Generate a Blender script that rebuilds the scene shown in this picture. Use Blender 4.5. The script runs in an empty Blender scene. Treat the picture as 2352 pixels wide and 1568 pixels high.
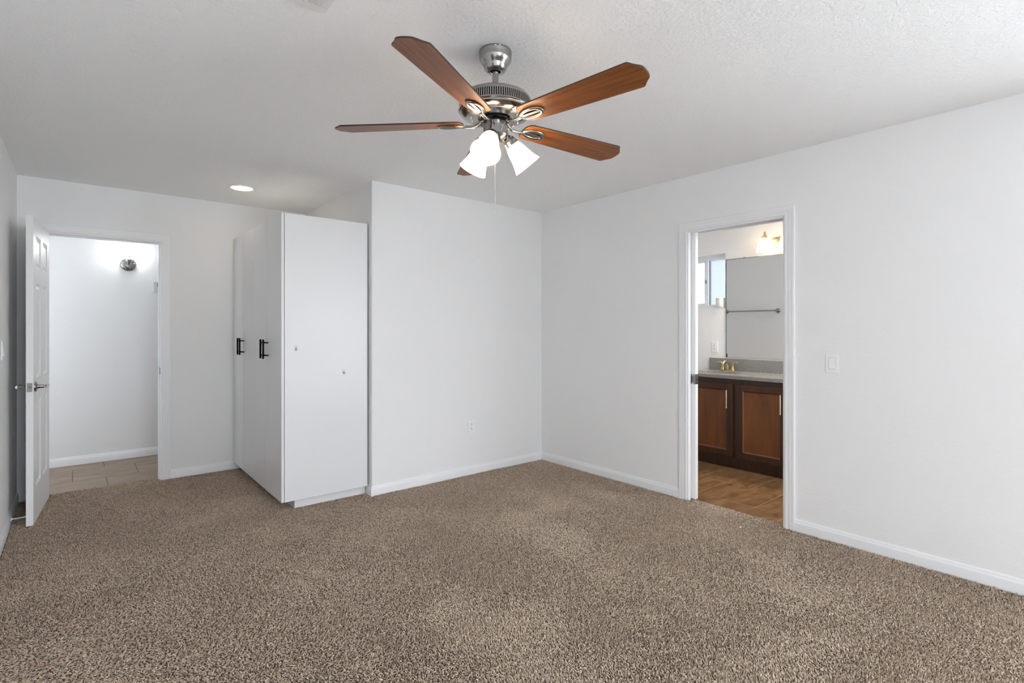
import bpy, bmesh, math, random
import numpy as np
from mathutils import Matrix, Vector
random.seed(7)
R = math.radians
C = bpy.context.scene.collection
S = bpy.context.scene

# ------------------------------------------------------------------ camera, sky, exposure
cam = bpy.data.objects.new('camera', bpy.data.cameras.new('camera'))
C.objects.link(cam)
cam.location = (0, 0, 1.30)
cam.rotation_euler = (R(90), 0, R(-39.69))
cam.data.sensor_width = 36
cam.data.lens = 36 * 1200 / 2352
cam.data.shift_y = -30.5 / 2352
cam.data.clip_start = 0.02
S.camera = cam
S.view_settings.view_transform = 'Standard'
S.view_settings.look = 'None'
S.view_settings.gamma = 1
S.view_settings.use_curve_mapping = False
S.view_settings.exposure = 0.08
S.cycles.max_bounces = 14
S.cycles.diffuse_bounces = 10
S.cycles.glossy_bounces = 6
S.cycles.transmission_bounces = 8
S.cycles.transparent_max_bounces = 8
S.cycles.sample_clamp_indirect = 25
S.cycles.caustics_reflective = False
S.cycles.caustics_refractive = False
XE_ = 3.529
SKY = 12.8
W = bpy.data.worlds.new('sky')
S.world = W
W.use_nodes = True
W.node_tree.nodes['Background'].inputs[0].default_value = (0.86, 0.93, 1.0, 1)
W.node_tree.nodes['Background'].inputs[1].default_value = SKY


def portal(name, loc, rot, sx, sy):
    l = bpy.data.lights.new(name, 'AREA')
    l.shape = 'RECTANGLE'; l.size = sx; l.size_y = sy
    l.cycles.is_portal = True
    o = bpy.data.objects.new(name, l); C.objects.link(o)
    o.location = loc; o.rotation_euler = rot
    return o


portal('daylight_patio', (0.675, -2.83, 1.06), (R(90), 0, 0), 1.25, 2.02)
portal('daylight_hall', (-1.73, 5.90, 1.45), (0, R(-90), 0), 1.2, 0.45)
portal('daylight_bathroom', (5.42, 3.12, 1.80), (0, R(90), 0), 0.60, 0.75)

portal('added_window_portal', (XE_ + 0.13, -1.30, 1.14), (0, R(90), 0), 1.88, 2.3)  # portal of the added east window
sun = bpy.data.objects.new('sun', bpy.data.lights.new('sun', 'SUN')); C.objects.link(sun)
sun.data.energy = 16; sun.data.angle = R(0.6); sun.data.color = (0.97, 0.98, 1.0)
sun.rotation_euler = (R(-20), 0, R(12))      # high, from behind the house: it lights the patio only
portal('added_skylight_portal', (4.14, 1.225, 2.55), (0, 0, 0), 0.80, 1.05)  # portal of the added bathroom skylight

# fittings' light strengths
FAN_BULB, SCONCE_BULB, DOWNLIGHT, VANITY_BULB = 105.0, 95.0, 26.0, 900.0

# ------------------------------------------------------------------ main dimensions
XW, XE, YS, YN, YA, XR = -0.352, 3.529, -2.70, 3.795, 5.336, 1.744
H = 2.44
YH = 6.475                     # hall wall
XB = 5.19                      # bathroom window wall
HD = (-0.196, 0.549, 2.040)    # hall doorway
BD = (1.478, 2.187, 2.030)     # bathroom doorway


# ------------------------------------------------------------------ helpers
def newbm():
    return bmesh.new()


def box(bm, x0, x1, y0, y1, z0, z1, M=None):
    vs = [bm.verts.new((x, y, z)) for x in (x0, x1) for y in (y0, y1) for z in (z0, z1)]
    if M is not None:
        for v in vs: v.co = M @ v.co
    for f in ((0, 1, 3, 2), (4, 6, 7, 5), (0, 4, 5, 1), (2, 3, 7, 6), (0, 2, 6, 4), (1, 5, 7, 3)):
        bm.faces.new([vs[i] for i in f])
    return bm


def lathe(bm, prof, seg=48, M=None, closed=False):
    rings = []
    for r, z in prof:
        if r < 1e-6:
            rings.append([bm.verts.new((0, 0, z))])
        else:
            rings.append([bm.verts.new((r * math.cos(2 * math.pi * i / seg), r * math.sin(2 * math.pi * i / seg), z)) for i in range(seg)])
    pairs = list(zip(rings, rings[1:])) + ([(rings[-1], rings[0])] if closed else [])
    for a, b in pairs:
        for i in range(seg):
            j = (i + 1) % seg
            if len(a) == 1 and len(b) == 1: continue
            if len(a) == 1: bm.faces.new((a[0], b[i], b[j]))
            elif len(b) == 1: bm.faces.new((a[i], b[0], a[j]))
            else: bm.faces.new((a[i], b[i], b[j], a[j]))
    if M is not None:
        for ring in rings:
            for v in ring: v.co = M @ v.co
    return bm


def tube(bm, pts, rad, seg=10, flat=1.0):
    pts = [Vector(p) for p in pts]
    rad = rad if isinstance(rad, (list, tuple)) else [rad] * len(pts)
    rings = []
    up = Vector((0, 0, 1))
    for i, p in enumerate(pts):
        t = (pts[min(i + 1, len(pts) - 1)] - pts[max(i - 1, 0)]).normalized()
        a = t.cross(up)
        if a.length < 1e-3: a = t.cross(Vector((1, 0, 0)))
        a.normalize(); b = a.cross(t).normalized()
        rings.append([bm.verts.new(p + a * rad[i] * math.cos(2 * math.pi * k / seg) + b * rad[i] * flat * math.sin(2 * math.pi * k / seg)) for k in range(seg)])
    for a, b in zip(rings, rings[1:]):
        for k in range(seg):
            j = (k + 1) % seg
            bm.faces.new((a[k], a[j], b[j], b[k]))
    bm.faces.new(rings[0][::-1]); bm.faces.new(rings[-1])
    return bm


def prism(bm, outline, z0, z1, M=None):
    a = [bm.verts.new((x, y, z0)) for x, y in outline]
    b = [bm.verts.new((x, y, z1)) for x, y in outline]
    n = len(a)
    bm.faces.new(a[::-1]); bm.faces.new(b)
    for i in range(n):
        j = (i + 1) % n
        bm.faces.new((a[i], a[j], b[j], b[i]))
    if M is not None:
        for v in a + b: v.co = M @ v.co
    return bm


def sphere(bm, c, r, seg=16, M=None):
    n = seg // 2
    prof = [(r * math.sin(math.pi * i / n), -r * math.cos(math.pi * i / n)) for i in range(n + 1)]
    prof[0] = (0, -r); prof[-1] = (0, r)
    T = Matrix.Translation(c)
    return lathe(bm, prof, seg, (M @ T) if M is not None else T)


def finish(name, bm, mat, parent=None, smooth=40, bevel=0, loc=None, mats=None):
    bmesh.ops.recalc_face_normals(bm, faces=bm.faces)
    me = bpy.data.meshes.new(name)
    bm.to_mesh(me); bm.free()
    for m in (mats or [mat]): me.materials.append(m)
    if smooth:
        me.shade_smooth()
        me.set_sharp_from_angle(angle=R(smooth))
    o = bpy.data.objects.new(name, me)
    C.objects.link(o)
    if parent is not None: o.parent = parent
    if loc is not None: o.location = loc
    if bevel:
        m = o.modifiers.new('edge', 'BEVEL'); m.width = bevel; m.segments = 2; m.limit_method = 'ANGLE'; m.angle_limit = R(50)
    return o


def tag(o, label, cat, group=None, kind=None):
    o['label'] = label; o['category'] = cat
    if group: o['group'] = group
    if kind: o['kind'] = kind
    return o


def thing(name, label, cat, loc=(0, 0, 0), rotz=0, group=None):
    o = bpy.data.objects.new(name, None); C.objects.link(o)
    o.empty_display_size = 0.05
    o.location = loc; o.rotation_euler = (0, 0, rotz)
    return tag(o, label, cat, group)


def struct(name, bm, mat, smooth=0, bevel=0, label=None, cat=None):
    o = finish(name, bm, mat, None, smooth, bevel)
    o['kind'] = 'structure'
    if label: o['label'] = label
    if cat: o['category'] = cat
    return o


def structthing(name, label, cat, loc, rotz=0):
    o = thing(name, label, cat, loc, rotz); o['kind'] = 'structure'
    return o


def dup(o, parent, M=None):
    c = o.copy(); C.objects.link(c); c.parent = parent
    if M is not None: c.matrix_local = M
    return c


# ------------------------------------------------------------------ materials
def mat(name):
    m = bpy.data.materials.new(name); m.use_nodes = True
    nt = m.node_tree
    return m, nt, nt.nodes['Principled BSDF']


def nd(nt, t, **kw):
    n = nt.nodes.new(t)
    for k, v in kw.items():
        if k.startswith('i_'):
            n.inputs[int(k[2:]) if k[2:].isdigit() else k[2:].replace('_', ' ')].default_value = v
        else: setattr(n, k, v)
    return n


def coords(nt, scale=(1, 1, 1), rot=(0, 0, 0), loc=(0, 0, 0)):
    tc = nd(nt, 'ShaderNodeTexCoord'); mp = nd(nt, 'ShaderNodeMapping')
    mp.inputs['Scale'].default_value = scale; mp.inputs['Rotation'].default_value = rot; mp.inputs['Location'].default_value = loc
    nt.links.new(tc.outputs['Object'], mp.inputs[0])
    return mp.outputs[0]


def ramp(nt, fac, stops):
    r = nd(nt, 'ShaderNodeValToRGB')
    while len(r.color_ramp.elements) < len(stops): r.color_ramp.elements.new(0.5)
    for e, (p, c) in zip(r.color_ramp.elements, stops): e.position = p; e.color = (*c, 1)
    nt.links.new(fac, r.inputs[0])
    return r.outputs[0]


def noise(nt, vec, scale, detail=2, rough=0.5, dist=0.0):
    n = nd(nt, 'ShaderNodeTexNoise')
    n.inputs['Scale'].default_value = scale; n.inputs['Detail'].default_value = detail
    n.inputs['Roughness'].default_value = rough; n.inputs['Distortion'].default_value = dist
    nt.links.new(vec, n.inputs['Vector'])
    return n.outputs['Fac']


def bump(nt, b, h, strength, dist):
    n = nd(nt, 'ShaderNodeBump'); n.inputs['Strength'].default_value = strength; n.inputs['Distance'].default_value = dist
    nt.links.new(h, n.inputs['Height']); nt.links.new(n.outputs[0], b.inputs['Normal'])


def plain(name, col, rough=0.5, metal=0.0, spec=0.5, coat=0.0):
    m, nt, b = mat(name)
    b.inputs['Base Color'].default_value = (*col, 1); b.inputs['Roughness'].default_value = rough
    b.inputs['Metallic'].default_value = metal; b.inputs['Specular IOR Level'].default_value = spec
    b.inputs['Coat Weight'].default_value = coat
    # faint roughness mottling so no surface is perfectly even
    v = noise(nt, coords(nt), 35, 3)
    mr = nd(nt, 'ShaderNodeMapRange'); mr.inputs[3].default_value = max(0.02, rough - 0.04); mr.inputs[4].default_value = rough + 0.04
    nt.links.new(v, mr.inputs[0]); nt.links.new(mr.outputs[0], b.inputs['Roughness'])
    return m


def paint(name, col, scale, strength, rough=0.6):
    m, nt, b = mat(name)
    b.inputs['Base Color'].default_value = (*col, 1); b.inputs['Roughness'].default_value = rough
    b.inputs['Specular IOR Level'].default_value = 0.3
    co = coords(nt)
    n1 = noise(nt, co, scale, 3, 0.55, 0.4)
    h = ramp(nt, n1, [(0.40, (0, 0, 0)), (0.66, (1, 1, 1))])
    bump(nt, b, h, strength, 0.003)
    return m


def emit(name, col, strength):
    m = bpy.data.materials.new(name); m.use_nodes = True
    nt = m.node_tree; nt.nodes.clear()
    e = nd(nt, 'ShaderNodeEmission'); e.inputs[0].default_value = (*col, 1); e.inputs[1].default_value = strength
    o = nd(nt, 'ShaderNodeOutputMaterial'); nt.links.new(e.outputs[0], o.inputs[0])
    return m


def frosted(name, col, gloss=0.08):
    m = bpy.data.materials.new(name); m.use_nodes = True
    nt = m.node_tree; nt.nodes.clear()
    t = nd(nt, 'ShaderNodeBsdfTranslucent'); t.inputs[0].default_value = (*col, 1)
    d = nd(nt, 'ShaderNodeBsdfDiffuse'); d.inputs[0].default_value = (*col, 1)
    g = nd(nt, 'ShaderNodeBsdfGlossy'); g.inputs['Roughness'].default_value = 0.25
    m1 = nd(nt, 'ShaderNodeMixShader'); m1.inputs[0].default_value = 0.30
    m2 = nd(nt, 'ShaderNodeMixShader'); m2.inputs[0].default_value = gloss
    o = nd(nt, 'ShaderNodeOutputMaterial')
    nt.links.new(t.outputs[0], m1.inputs[1]); nt.links.new(d.outputs[0], m1.inputs[2])
    nt.links.new(m1.outputs[0], m2.inputs[1]); nt.links.new(g.outputs[0], m2.inputs[2]); nt.links.new(m2.outputs[0], o.inputs[0])
    return m


M_wall = paint('wall_paint', (0.83, 0.83, 0.83), 75, 0.16)
M_ceil = paint('ceiling_paint', (0.92, 0.92, 0.92), 62, 0.40, 0.75)
M_trim = plain('trim_paint', (0.83, 0.835, 0.845), 0.35)
M_door = plain('door_paint', (0.86, 0.86, 0.86), 0.32)
M_lam = plain('white_laminate', (0.765, 0.765, 0.77), 0.32)
M_plastic = plain('white_plastic', (0.86, 0.86, 0.86), 0.3)
M_black = plain('black_metal', (0.004, 0.004, 0.004), 0.55, 0.0, 0.15)
M_dark = plain('dark_gap', (0.01, 0.01, 0.01), 0.8)  # near-black stands in for the shade inside slots and holes
M_nickel = plain('brushed_nickel', (0.37, 0.36, 0.35), 0.22, 1.0)
M_chrome = plain('satin_chrome', (0.70, 0.69, 0.67), 0.2, 1.0)
M_brass = plain('antique_brass', (0.58, 0.44, 0.24), 0.28, 1.0)
M_ltrim = plain('fixture_white', (0.80, 0.79, 0.77), 0.4)


def wood(name, c0, c1, axis, scale=1.0, rough=0.35, coat=0.2, stretch=14):
    m, nt, b = mat(name)
    sc = [18 * scale] * 3; sc['xyz'.index(axis)] = 18 * scale / stretch
    co = coords(nt, tuple(sc))
    n1 = noise(nt, co, 1.0, 6, 0.6, 0.8)
    col = ramp(nt, n1, [(0.30, c0), (0.70, c1)])
    nt.links.new(col, b.inputs['Base Color'])
    b.inputs['Roughness'].default_value = rough; b.inputs['Coat Weight'].default_value = coat; b.inputs['Coat Roughness'].default_value = 0.3
    sc2 = [160 * scale] * 3; sc2['xyz'.index(axis)] = 6 * scale
    bump(nt, b, noise(nt, coords(nt, tuple(sc2)), 1.0, 2), 0.05, 0.001)
    return m


M_blade = wood('blade_veneer', (0.115, 0.029, 0.004), (0.35, 0.105, 0.012), 'x', 1.9, 0.42, 0.05, 20)
M_bladeedge = plain('blade_edge', (0.03, 0.018, 0.012), 0.5)
M_cab = wood('cabinet_stain_dark', (0.022, 0.008, 0.003), (0.055, 0.019, 0.006), 'z', 1.0, 0.42, 0.08, 8)
M_cabpanel = wood('cabinet_stain_panel', (0.075, 0.023, 0.005), (0.185, 0.060, 0.013), 'z', 0.55, 0.40, 0.08, 5)


def granite():
    m, nt, b = mat('speckled_granite')
    co = coords(nt)
    n1 = noise(nt, co, 210, 3, 0.7)
    c1 = ramp(nt, n1, [(0.34, (0.03, 0.03, 0.03)), (0.44, (0.15, 0.145, 0.14)), (0.55, (0.30, 0.29, 0.275)), (0.68, (0.52, 0.50, 0.47))])
    nt.links.new(c1, b.inputs['Base Color'])
    b.inputs['Roughness'].default_value = 0.22
    return m


M_granite = granite()


def tiles(name, w, h, off, loc, rot, c0, c1, mortar, msize, rough, nscale):
    m, nt, b = mat(name)
    br = nd(nt, 'ShaderNodeTexBrick'); br.offset = off; br.offset_frequency = 2; br.squash = 1
    br.inputs['Scale'].default_value = 1; br.inputs['Brick Width'].default_value = w; br.inputs['Row Height'].default_value = h
    br.inputs['Mortar Size'].default_value = msize; br.inputs['Mortar Smooth'].default_value = 0.1; br.inputs['Bias'].default_value = 0
    nt.links.new(coords(nt, (1, 1, 1), (0, 0, rot), loc), br.inputs['Vector'])
    co = coords(nt)
    n = noise(nt, coords(nt, (1.0, 2.4, 1)), nscale, 8, 0.62, 1.2)
    col = ramp(nt, n, [(0.30, c0), (0.72, c1)])
    br.inputs['Mortar'].default_value = (*mortar, 1)
    mx = nd(nt, 'ShaderNodeMixRGB'); mx.blend_type = 'MIX'
    nt.links.new(br.outputs['Fac'], mx.inputs[0]); nt.links.new(col, mx.inputs[1]); mx.inputs[2].default_value = (*mortar, 1)
    nt.links.new(mx.outputs[0], b.inputs['Base Color'])
    b.inputs['Roughness'].default_value = rough
    inv = nd(nt, 'ShaderNodeMath', operation='SUBTRACT'); inv.inputs[0].default_value = 1
    nt.links.new(br.outputs['Fac'], inv.inputs[1])
    bump(nt, b, inv.outputs[0], 0.5, 0.002)
    return m


# running-bond floor tiles: joints worked out from the doorway views
M_halltile = tiles('hall_tile', 0.457, 0.450, 0.5, (0.04, 0.06, 0), 0, (0.19, 0.125, 0.080), (0.34, 0.250, 0.175), (0.022, 0.014, 0.009), 0.0035, 0.35, 3.5)
M_bathtile = tiles('bath_tile', 0.457, 0.440, 0.5, (-0.035, 0.18, 0), R(90), (0.085, 0.036, 0.010), (0.27, 0.150, 0.068), (0.32, 0.215, 0.130), 0.003, 0.32, 4.5)

M_mirror = plain('mirror_silver', (0.93, 0.94, 0.93), 0.0, 1.0)
mn = M_mirror.node_tree
for l in list(mn.links):
    if l.to_socket.name == 'Roughness': mn.links.remove(l)
mn.nodes['Principled BSDF'].inputs['Roughness'].default_value = 0.005
M_bulb = emit('fan_bulb_glow', (1.0, 0.85, 0.66), FAN_BULB)
M_sbulb = emit('sconce_bulb_glow', (0.96, 0.99, 1.0), SCONCE_BULB)
M_down = emit('downlight_glow', (1.0, 0.86, 0.66), DOWNLIGHT)
M_vbulb = emit('vanity_bulb_glow', (1.0, 0.80, 0.55), VANITY_BULB)
M_shade = frosted('shade_glass', (0.92, 0.88, 0.82))
M_vshade = frosted('vanity_shade_glass', (0.92, 0.89, 0.84))
M_fglass = frosted('frosted_pane', (0.62, 0.64, 0.66), 0.04)
M_fglass2 = frosted('frosted_fixed_pane', (0.38, 0.395, 0.415), 0.05)
M_lcd = plain('lcd_screen', (0.03, 0.04, 0.012), 0.2)
M_pot = plain('pot_ceramic', (0.74, 0.73, 0.72), 0.6)
M_clear = plain('clear_plastic', (0.82, 0.82, 0.84), 0.15)
M_clear.node_tree.nodes['Principled BSDF'].inputs['Alpha'].default_value = 0.22
M_paper = plain('white_paper', (0.85, 0.85, 0.85), 0.8)
M_patio = plain('patio_concrete', (0.55, 0.54, 0.53), 0.9)
M_vinyl = plain('window_vinyl', (0.80, 0.81, 0.82), 0.35)
M_alu = plain('window_alloy', (0.42, 0.43, 0.44), 0.4, 0.6)


def carpet_mats():
    m, nt, b = mat('carpet_fibre')
    hi = nd(nt, 'ShaderNodeHairInfo')
    c = ramp(nt, hi.outputs['Random'], [(0.0, (0.28, 0.204, 0.142)), (0.35, (0.47, 0.362, 0.272)), (0.7, (0.61, 0.488, 0.382)), (1.0, (0.76, 0.637, 0.520))])
    nt.links.new(c, b.inputs['Base Color'])
    b.inputs['Roughness'].default_value = 0.75; b.inputs['Specular IOR Level'].default_value = 0.25
    b.inputs['Sheen Weight'].default_value = 0.15
    m2, nt2, b2 = mat('carpet_backing')
    n = noise(nt2, coords(nt2), 180, 3)
    nt2.links.new(ramp(nt2, n, [(0.3, (0.03, 0.022, 0.017)), (0.7, (0.12, 0.092, 0.074))]), b2.inputs['Base Color'])
    b2.inputs['Roughness'].default_value = 0.95
    return m, m2


M_fibre, M_back = carpet_mats()

# ------------------------------------------------------------------ the room shell
T = 0.115
OPW = (0.05, 1.30, 0.04, 2.06)   # patio opening in the south wall (behind the camera)
bm = newbm()
box(bm, XE, XE + T, YS - T, -2.45, -0.06, H); box(bm, XE, XE + T, -0.15, BD[0], -0.06, H)
box(bm, XE, XE + T, -2.45, -0.15, -0.06, 0.20); box(bm, XE, XE + T, -2.45, -0.15, 2.08, H)  # opening for the unseen window added on this side
box(bm, XE, XE + T, BD[0], BD[1], BD[2], H)
box(bm, XE, XE + T, 2.98, YN + T, -0.06, H)
box(bm, XE, XE + T, BD[1], 2.98, 2.075, H)            # over the pocket
box(bm, XE, XE + 0.033, BD[1], 2.98, -0.06, 2.075)    # two skins of the pocket
box(bm, XE + 0.082, XE + T, BD[1], 2.98, -0.06, 2.075)
struct('wall_east', bm, M_wall)
struct('wall_north', box(newbm(), XR, XE, YN, YN + T, -0.06, H), M_wall)
struct('wall_alcove_east', box(newbm(), XR, XR + T, YN + T, YA, -0.06, H), M_wall)
bm = newbm()
box(bm, -1.6, HD[0], YA, YA + T, -0.06, H)
box(bm, HD[1], 2.4, YA, YA + T, -0.06, H)
box(bm, HD[0], HD[1], YA, YA + T, HD[2], H)
struct('wall_alcove_north', bm, M_wall)
struct('wall_west', box(newbm(), XW - T, XW, YS - T, YA, -0.06, H), M_wall)
bm = newbm()
box(bm, XW, OPW[0], YS - T, YS, -0.06, H)
box(bm, OPW[1], XE, YS - T, YS, -0.06, H)
box(bm, OPW[0], OPW[1], YS - T, YS, OPW[3], H)
box(bm, OPW[0], OPW[1], YS - T, YS, -0.06, OPW[2])
struct('wall_south', bm, M_wall)
struct('wall_hall_north', box(newbm(), -1.6, 2.4, YH, YH + T, -0.06, H), M_wall)
bm = newbm()
box(bm, -1.6 - T, -1.6, YA, 5.70, -0.06, H); box(bm, -1.6 - T, -1.6, 6.10, YH + T, -0.06, H)
box(bm, -1.6 - T, -1.6, 5.70, 6.10, 2.0, H); box(bm, -1.6 - T, -1.6, 5.70, 6.10, -0.06, 0.9)
struct('wall_hall_west', bm, M_wall)
struct('wall_hall_east', box(newbm(), 2.4, 2.4 + T, YA, YH + T, -0.06, H), M_wall)
WB = (2.771, 3.47, 1.516, 2.085)   # bathroom window opening y0 y1 z0 z1
TB = 0.15
bm = newbm()
box(bm, XB, XB + TB, 0.5 - T, WB[0], -0.06, H)
box(bm, XB, XB + TB, WB[1], YN + T, -0.06, H)
box(bm, XB, XB + TB, WB[0], WB[1], -0.06, WB[2])
box(bm, XB, XB + TB, WB[0], WB[1], WB[3], H)
struct('wall_bathroom_east', bm, M_wall)
struct('wall_bathroom_north', box(newbm(), XE + T, XB, YN, YN + T, -0.06, H), M_wall)
struct('wall_bathroom_south', box(newbm(), XE + T, XB, 0.5 - T, 0.5, -0.06, H), M_wall)
bm = newbm()
SK = (3.74, 4.54, 0.70, 1.75)   # opening for a skylight added to brighten the bathroom
box(bm, -1.75, SK[0], YS - T, YH + T, H, H + 0.08); box(bm, SK[1], XB + TB, YS - T, YH + T, H, H + 0.08)
box(bm, SK[0], SK[1], YS - T, SK[2], H, H + 0.08); box(bm, SK[0], SK[1], SK[3], YH + T, H, H + 0.08)
struct('ceiling', bm, M_ceil)
bm = newbm()
box(bm, XW - T, XE + 0.058, YS - T, YN + T, -0.14, -0.06)
box(bm, XW - T, XR + T, YN + T, YA + 0.09, -0.14, -0.06)
struct('floor', bm, M_patio)
bm = newbm(); box(bm, -1.75, 2.5, YA + 0.09, YH + T, -0.14, -0.002)
o = struct('floor_hall', bm, M_halltile)
bm = newbm(); box(bm, XE + 0.058, XB + TB, 0.5 - T, YN + T, -0.14, -0.002)
o = struct('floor_bathroom', bm, M_bathtile)
struct('ground', box(newbm(), -4, 8, -9, YS - T, -0.3, -0.12), M_patio)

struct('ground_east', box(newbm(), XE + T, 9, YS - T, 0.35, -0.3, -0.12), M_patio)
# ---- patio door behind the camera (a real opening that lets the daylight in)
w2 = structthing('window_2', 'white framed sliding patio door in the wall opposite the alcove', 'window', (0, YS - 0.08, 0))
bm = newbm()
x0, x1, z0, z1 = OPW
box(bm, x0, x0 + 0.05, -0.03, 0.03, z0, z1); box(bm, x1 - 0.05, x1, -0.03, 0.03, z0, z1)
box(bm, x0 + 0.05, x1 - 0.05, -0.03, 0.03, z1 - 0.05, z1); box(bm, x0 + 0.05, x1 - 0.05, -0.03, 0.03, z0, z0 + 0.04)
box(bm, 0.64, 0.71, -0.025, 0.025, z0 + 0.04, z1 - 0.05)
finish('window_frame', bm, M_vinyl, w2, 0)


# ------------------------------------------------------------------ baseboards
BP = [(0, 0), (0.012, 0), (0.012, 0.056), (0.0105, 0.064), (0.0075, 0.068), (0.0075, 0.073), (0.004, 0.080), (0, 0.082)]


def baseboard(name, p0, p1, n, m0=0, m1=0):
    """profile pushed along p0->p1, n points into the room; m0/m1 mitre the ends (+ inside corner, - outside corner)"""
    p0, p1, n = Vector((*p0, 0)), Vector((*p1, 0)), Vector((*n, 0))
    d = (p1 - p0).normalized()
    bm = newbm()
    a = [bm.verts.new(p0 + n * q + d * q * m0 + Vector((0, 0, z))) for q, z in BP]
    b = [bm.verts.new(p1 + n * q - d * q * m1 + Vector((0, 0, z))) for q, z in BP]
    k = len(BP)
    for i in range(k):
        j = (i + 1) % k
        bm.faces.new((a[i], a[j], b[j], b[i]))
    bm.faces.new(a[::-1]); bm.faces.new(b)
    return struct(name, bm, M_trim, 35)


CW = 0.062      # casing width
baseboard('baseboard_east', (XE, YS), (XE, BD[0] - CW), (-1, 0), 1, 0)
baseboard('baseboard_east.001', (XE, BD[1] + CW), (XE, YN), (-1, 0), 0, 1)
baseboard('baseboard_north', (XE, YN), (XR, YN), (0, -1), 1, -1)
baseboard('baseboard_alcove_east', (XR, YN), (XR, 3.885), (-1, 0), -1, 0)
baseboard('baseboard_alcove_north', (1.19, YA), (HD[1] + CW, YA), (0, -1), 0, 0)
baseboard('baseboard_alcove_north.001', (HD[0] - CW, YA), (XW, YA), (0, -1), 0, 1)
baseboard('baseboard_west', (XW, YA), (XW, YS), (1, 0), 1, 1)
baseboard('baseboard_hall', (2.4, YH), (-1.6, YH), (0, -1), 1, 1)
baseboard('baseboard_bathroom', (XB, YN), (XB, 2.96), (-1, 0), 1, 0)

# ------------------------------------------------------------------ door casings and jambs
CP = [(0, 0), (0, 0.009), (0.003, 0.0105), (0.015, 0.0105), (0.018, 0.0095), (0.022, 0.0095), (0.026, 0.0110), (0.040, 0.0125),
      (0.043, 0.0118), (0.047, 0.0132), (0.055, 0.0145), (0.060, 0.0135), (0.062, 0.011), (0.062, 0)]


def casing(name, fn, u0, u1, zt):
    bm = newbm()
    rings = []
    for p, d in CP:
        p += 0.0
        rings.append([bm.verts.new(fn(u0 - p, 0.0, d)), bm.verts.new(fn(u0 - p, zt + p, d)), bm.verts.new(fn(u1 + p, zt + p, d)), bm.verts.new(fn(u1 + p, 0.0, d))])
    n = len(rings)
    for i in range(n):
        a, b = rings[i], rings[(i + 1) % n]
        for k in range(3): bm.faces.new((a[k], a[k + 1], b[k + 1], b[k]))
    bm.faces.new([r[0] for r in rings]); bm.faces.new([r[3] for r in rings][::-1])
    return struct(name, bm, M_trim, 35)


casing('trim_1', lambda u, z, d: (u, YA - d, z), HD[0], HD[1], HD[2])
casing('trim_2', lambda u, z, d: (XE - d, u, z), BD[0], BD[1], BD[2])
casing('trim_3', lambda u, z, d: (XE + T + d, u, z), BD[0], BD[1], BD[2])
# hall door jamb with stop
bm = newbm()
J = 0.012
box(bm, HD[0], HD[0] + J, YA - 0.001, YA + T, 0, HD[2]); box(bm, HD[1] - J, HD[1], YA - 0.001, YA + T, 0, HD[2])
box(bm, HD[0] + J, HD[1] - J, YA - 0.001, YA + T, HD[2] - J, HD[2])
box(bm, HD[0] + J, HD[0] + J + 0.010, YA + 0.040, YA + 0.075, 0, HD[2] - J); box(bm, HD[1] - J - 0.010, HD[1] - J, YA + 0.040, YA + 0.075, 0, HD[2] - J)
box(bm, HD[0] + J + 0.010, HD[1] - J - 0.010, YA + 0.040, YA + 0.075, HD[2] - J - 0.010, HD[2] - J)
j1 = struct('trim_4', bm, M_trim, 0, 0.001, 'white door jamb lining the hall doorway', 'door jamb')
bm = newbm(); box(bm, HD[1] - J - 0.0025, HD[1] - J, YA + 0.006, YA + 0.034, 0.905, 0.965)
finish('strike_plate', bm, plain('strike_metal', (0.22, 0.21, 0.20), 0.5, 1.0), j1, 0)
# pocket door jamb: split at the head and on the pocket side
bm = newbm()
box(bm, XE - 0.001, XE + T + 0.001, BD[0], BD[0] + J, 0, BD[2])
for a, b in ((-0.001, 0.033), (0.082, T + 0.001)):
    box(bm, XE + a, XE + b, BD[1] - J, BD[1], 0, BD[2])
    box(bm, XE + a, XE + b, BD[0] + J, BD[1] - J, BD[2] - J, BD[2])
struct('trim_5', bm, M_trim, 0, 0.001, 'white split jamb lining the bathroom pocket doorway', 'door jamb')
tr = finish('pocket_door_track', box(newbm(), XE + 0.040, XE + 0.075, BD[0] + J, BD[1] - J, BD[2] - 0.004, BD[2]), M_alu, None, 0)
tag(tr, 'grey metal sliding track in the head of the bathroom doorway', 'door track')

# ------------------------------------------------------------------ door_2, the bathroom pocket door
d2 = structthing('door_2', 'white pocket door slid almost wholly into the bathroom doorway wall', 'door', (XE + 0.040, 2.141, 0.014))
LW = 0.72
finish('door_leaf', box(newbm(), 0, 0.035, 0, LW, 0, 2.010), M_door, d2, 0, 0.0015)
bm = newbm()
box(bm, -0.0025, 0, -0.002, 0.052, 0.865, 0.940); box(bm, -0.0025, 0.0375, -0.0025, 0, 0.865, 0.940)
lp = finish('pocket_latch', bm, M_nickel, d2, 0, 0.0006)
bm = newbm(); box(bm, -0.0032, -0.0026, 0.014, 0.036, 0.880, 0.925); box(bm, 0.008, 0.027, -0.0032, -0.0026, 0.872, 0.893); box(bm, 0.008, 0.027, -0.0032, -0.0026, 0.905, 0.932)
finish('finger_pull', bm, plain('pull_recess', (0.22, 0.20, 0.18), 0.4, 1.0), lp, 0)

# ------------------------------------------------------------------ door_1, the six panel hall door standing open
# local frame: hinge at origin, leaf runs along +x, its hall face at y=-0.036, bedroom face at y=0
hx, hy = -0.172, YA - 0.024
ang = math.atan2(4.640 - hy, -0.2235 - hx)
d1 = structthing('door_1', 'white six panel hinged door standing open at the hall doorway', 'door', (hx, hy, 0.016), ang)
LW1, LH = 0.705, 2.018
TH = 0.036


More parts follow.
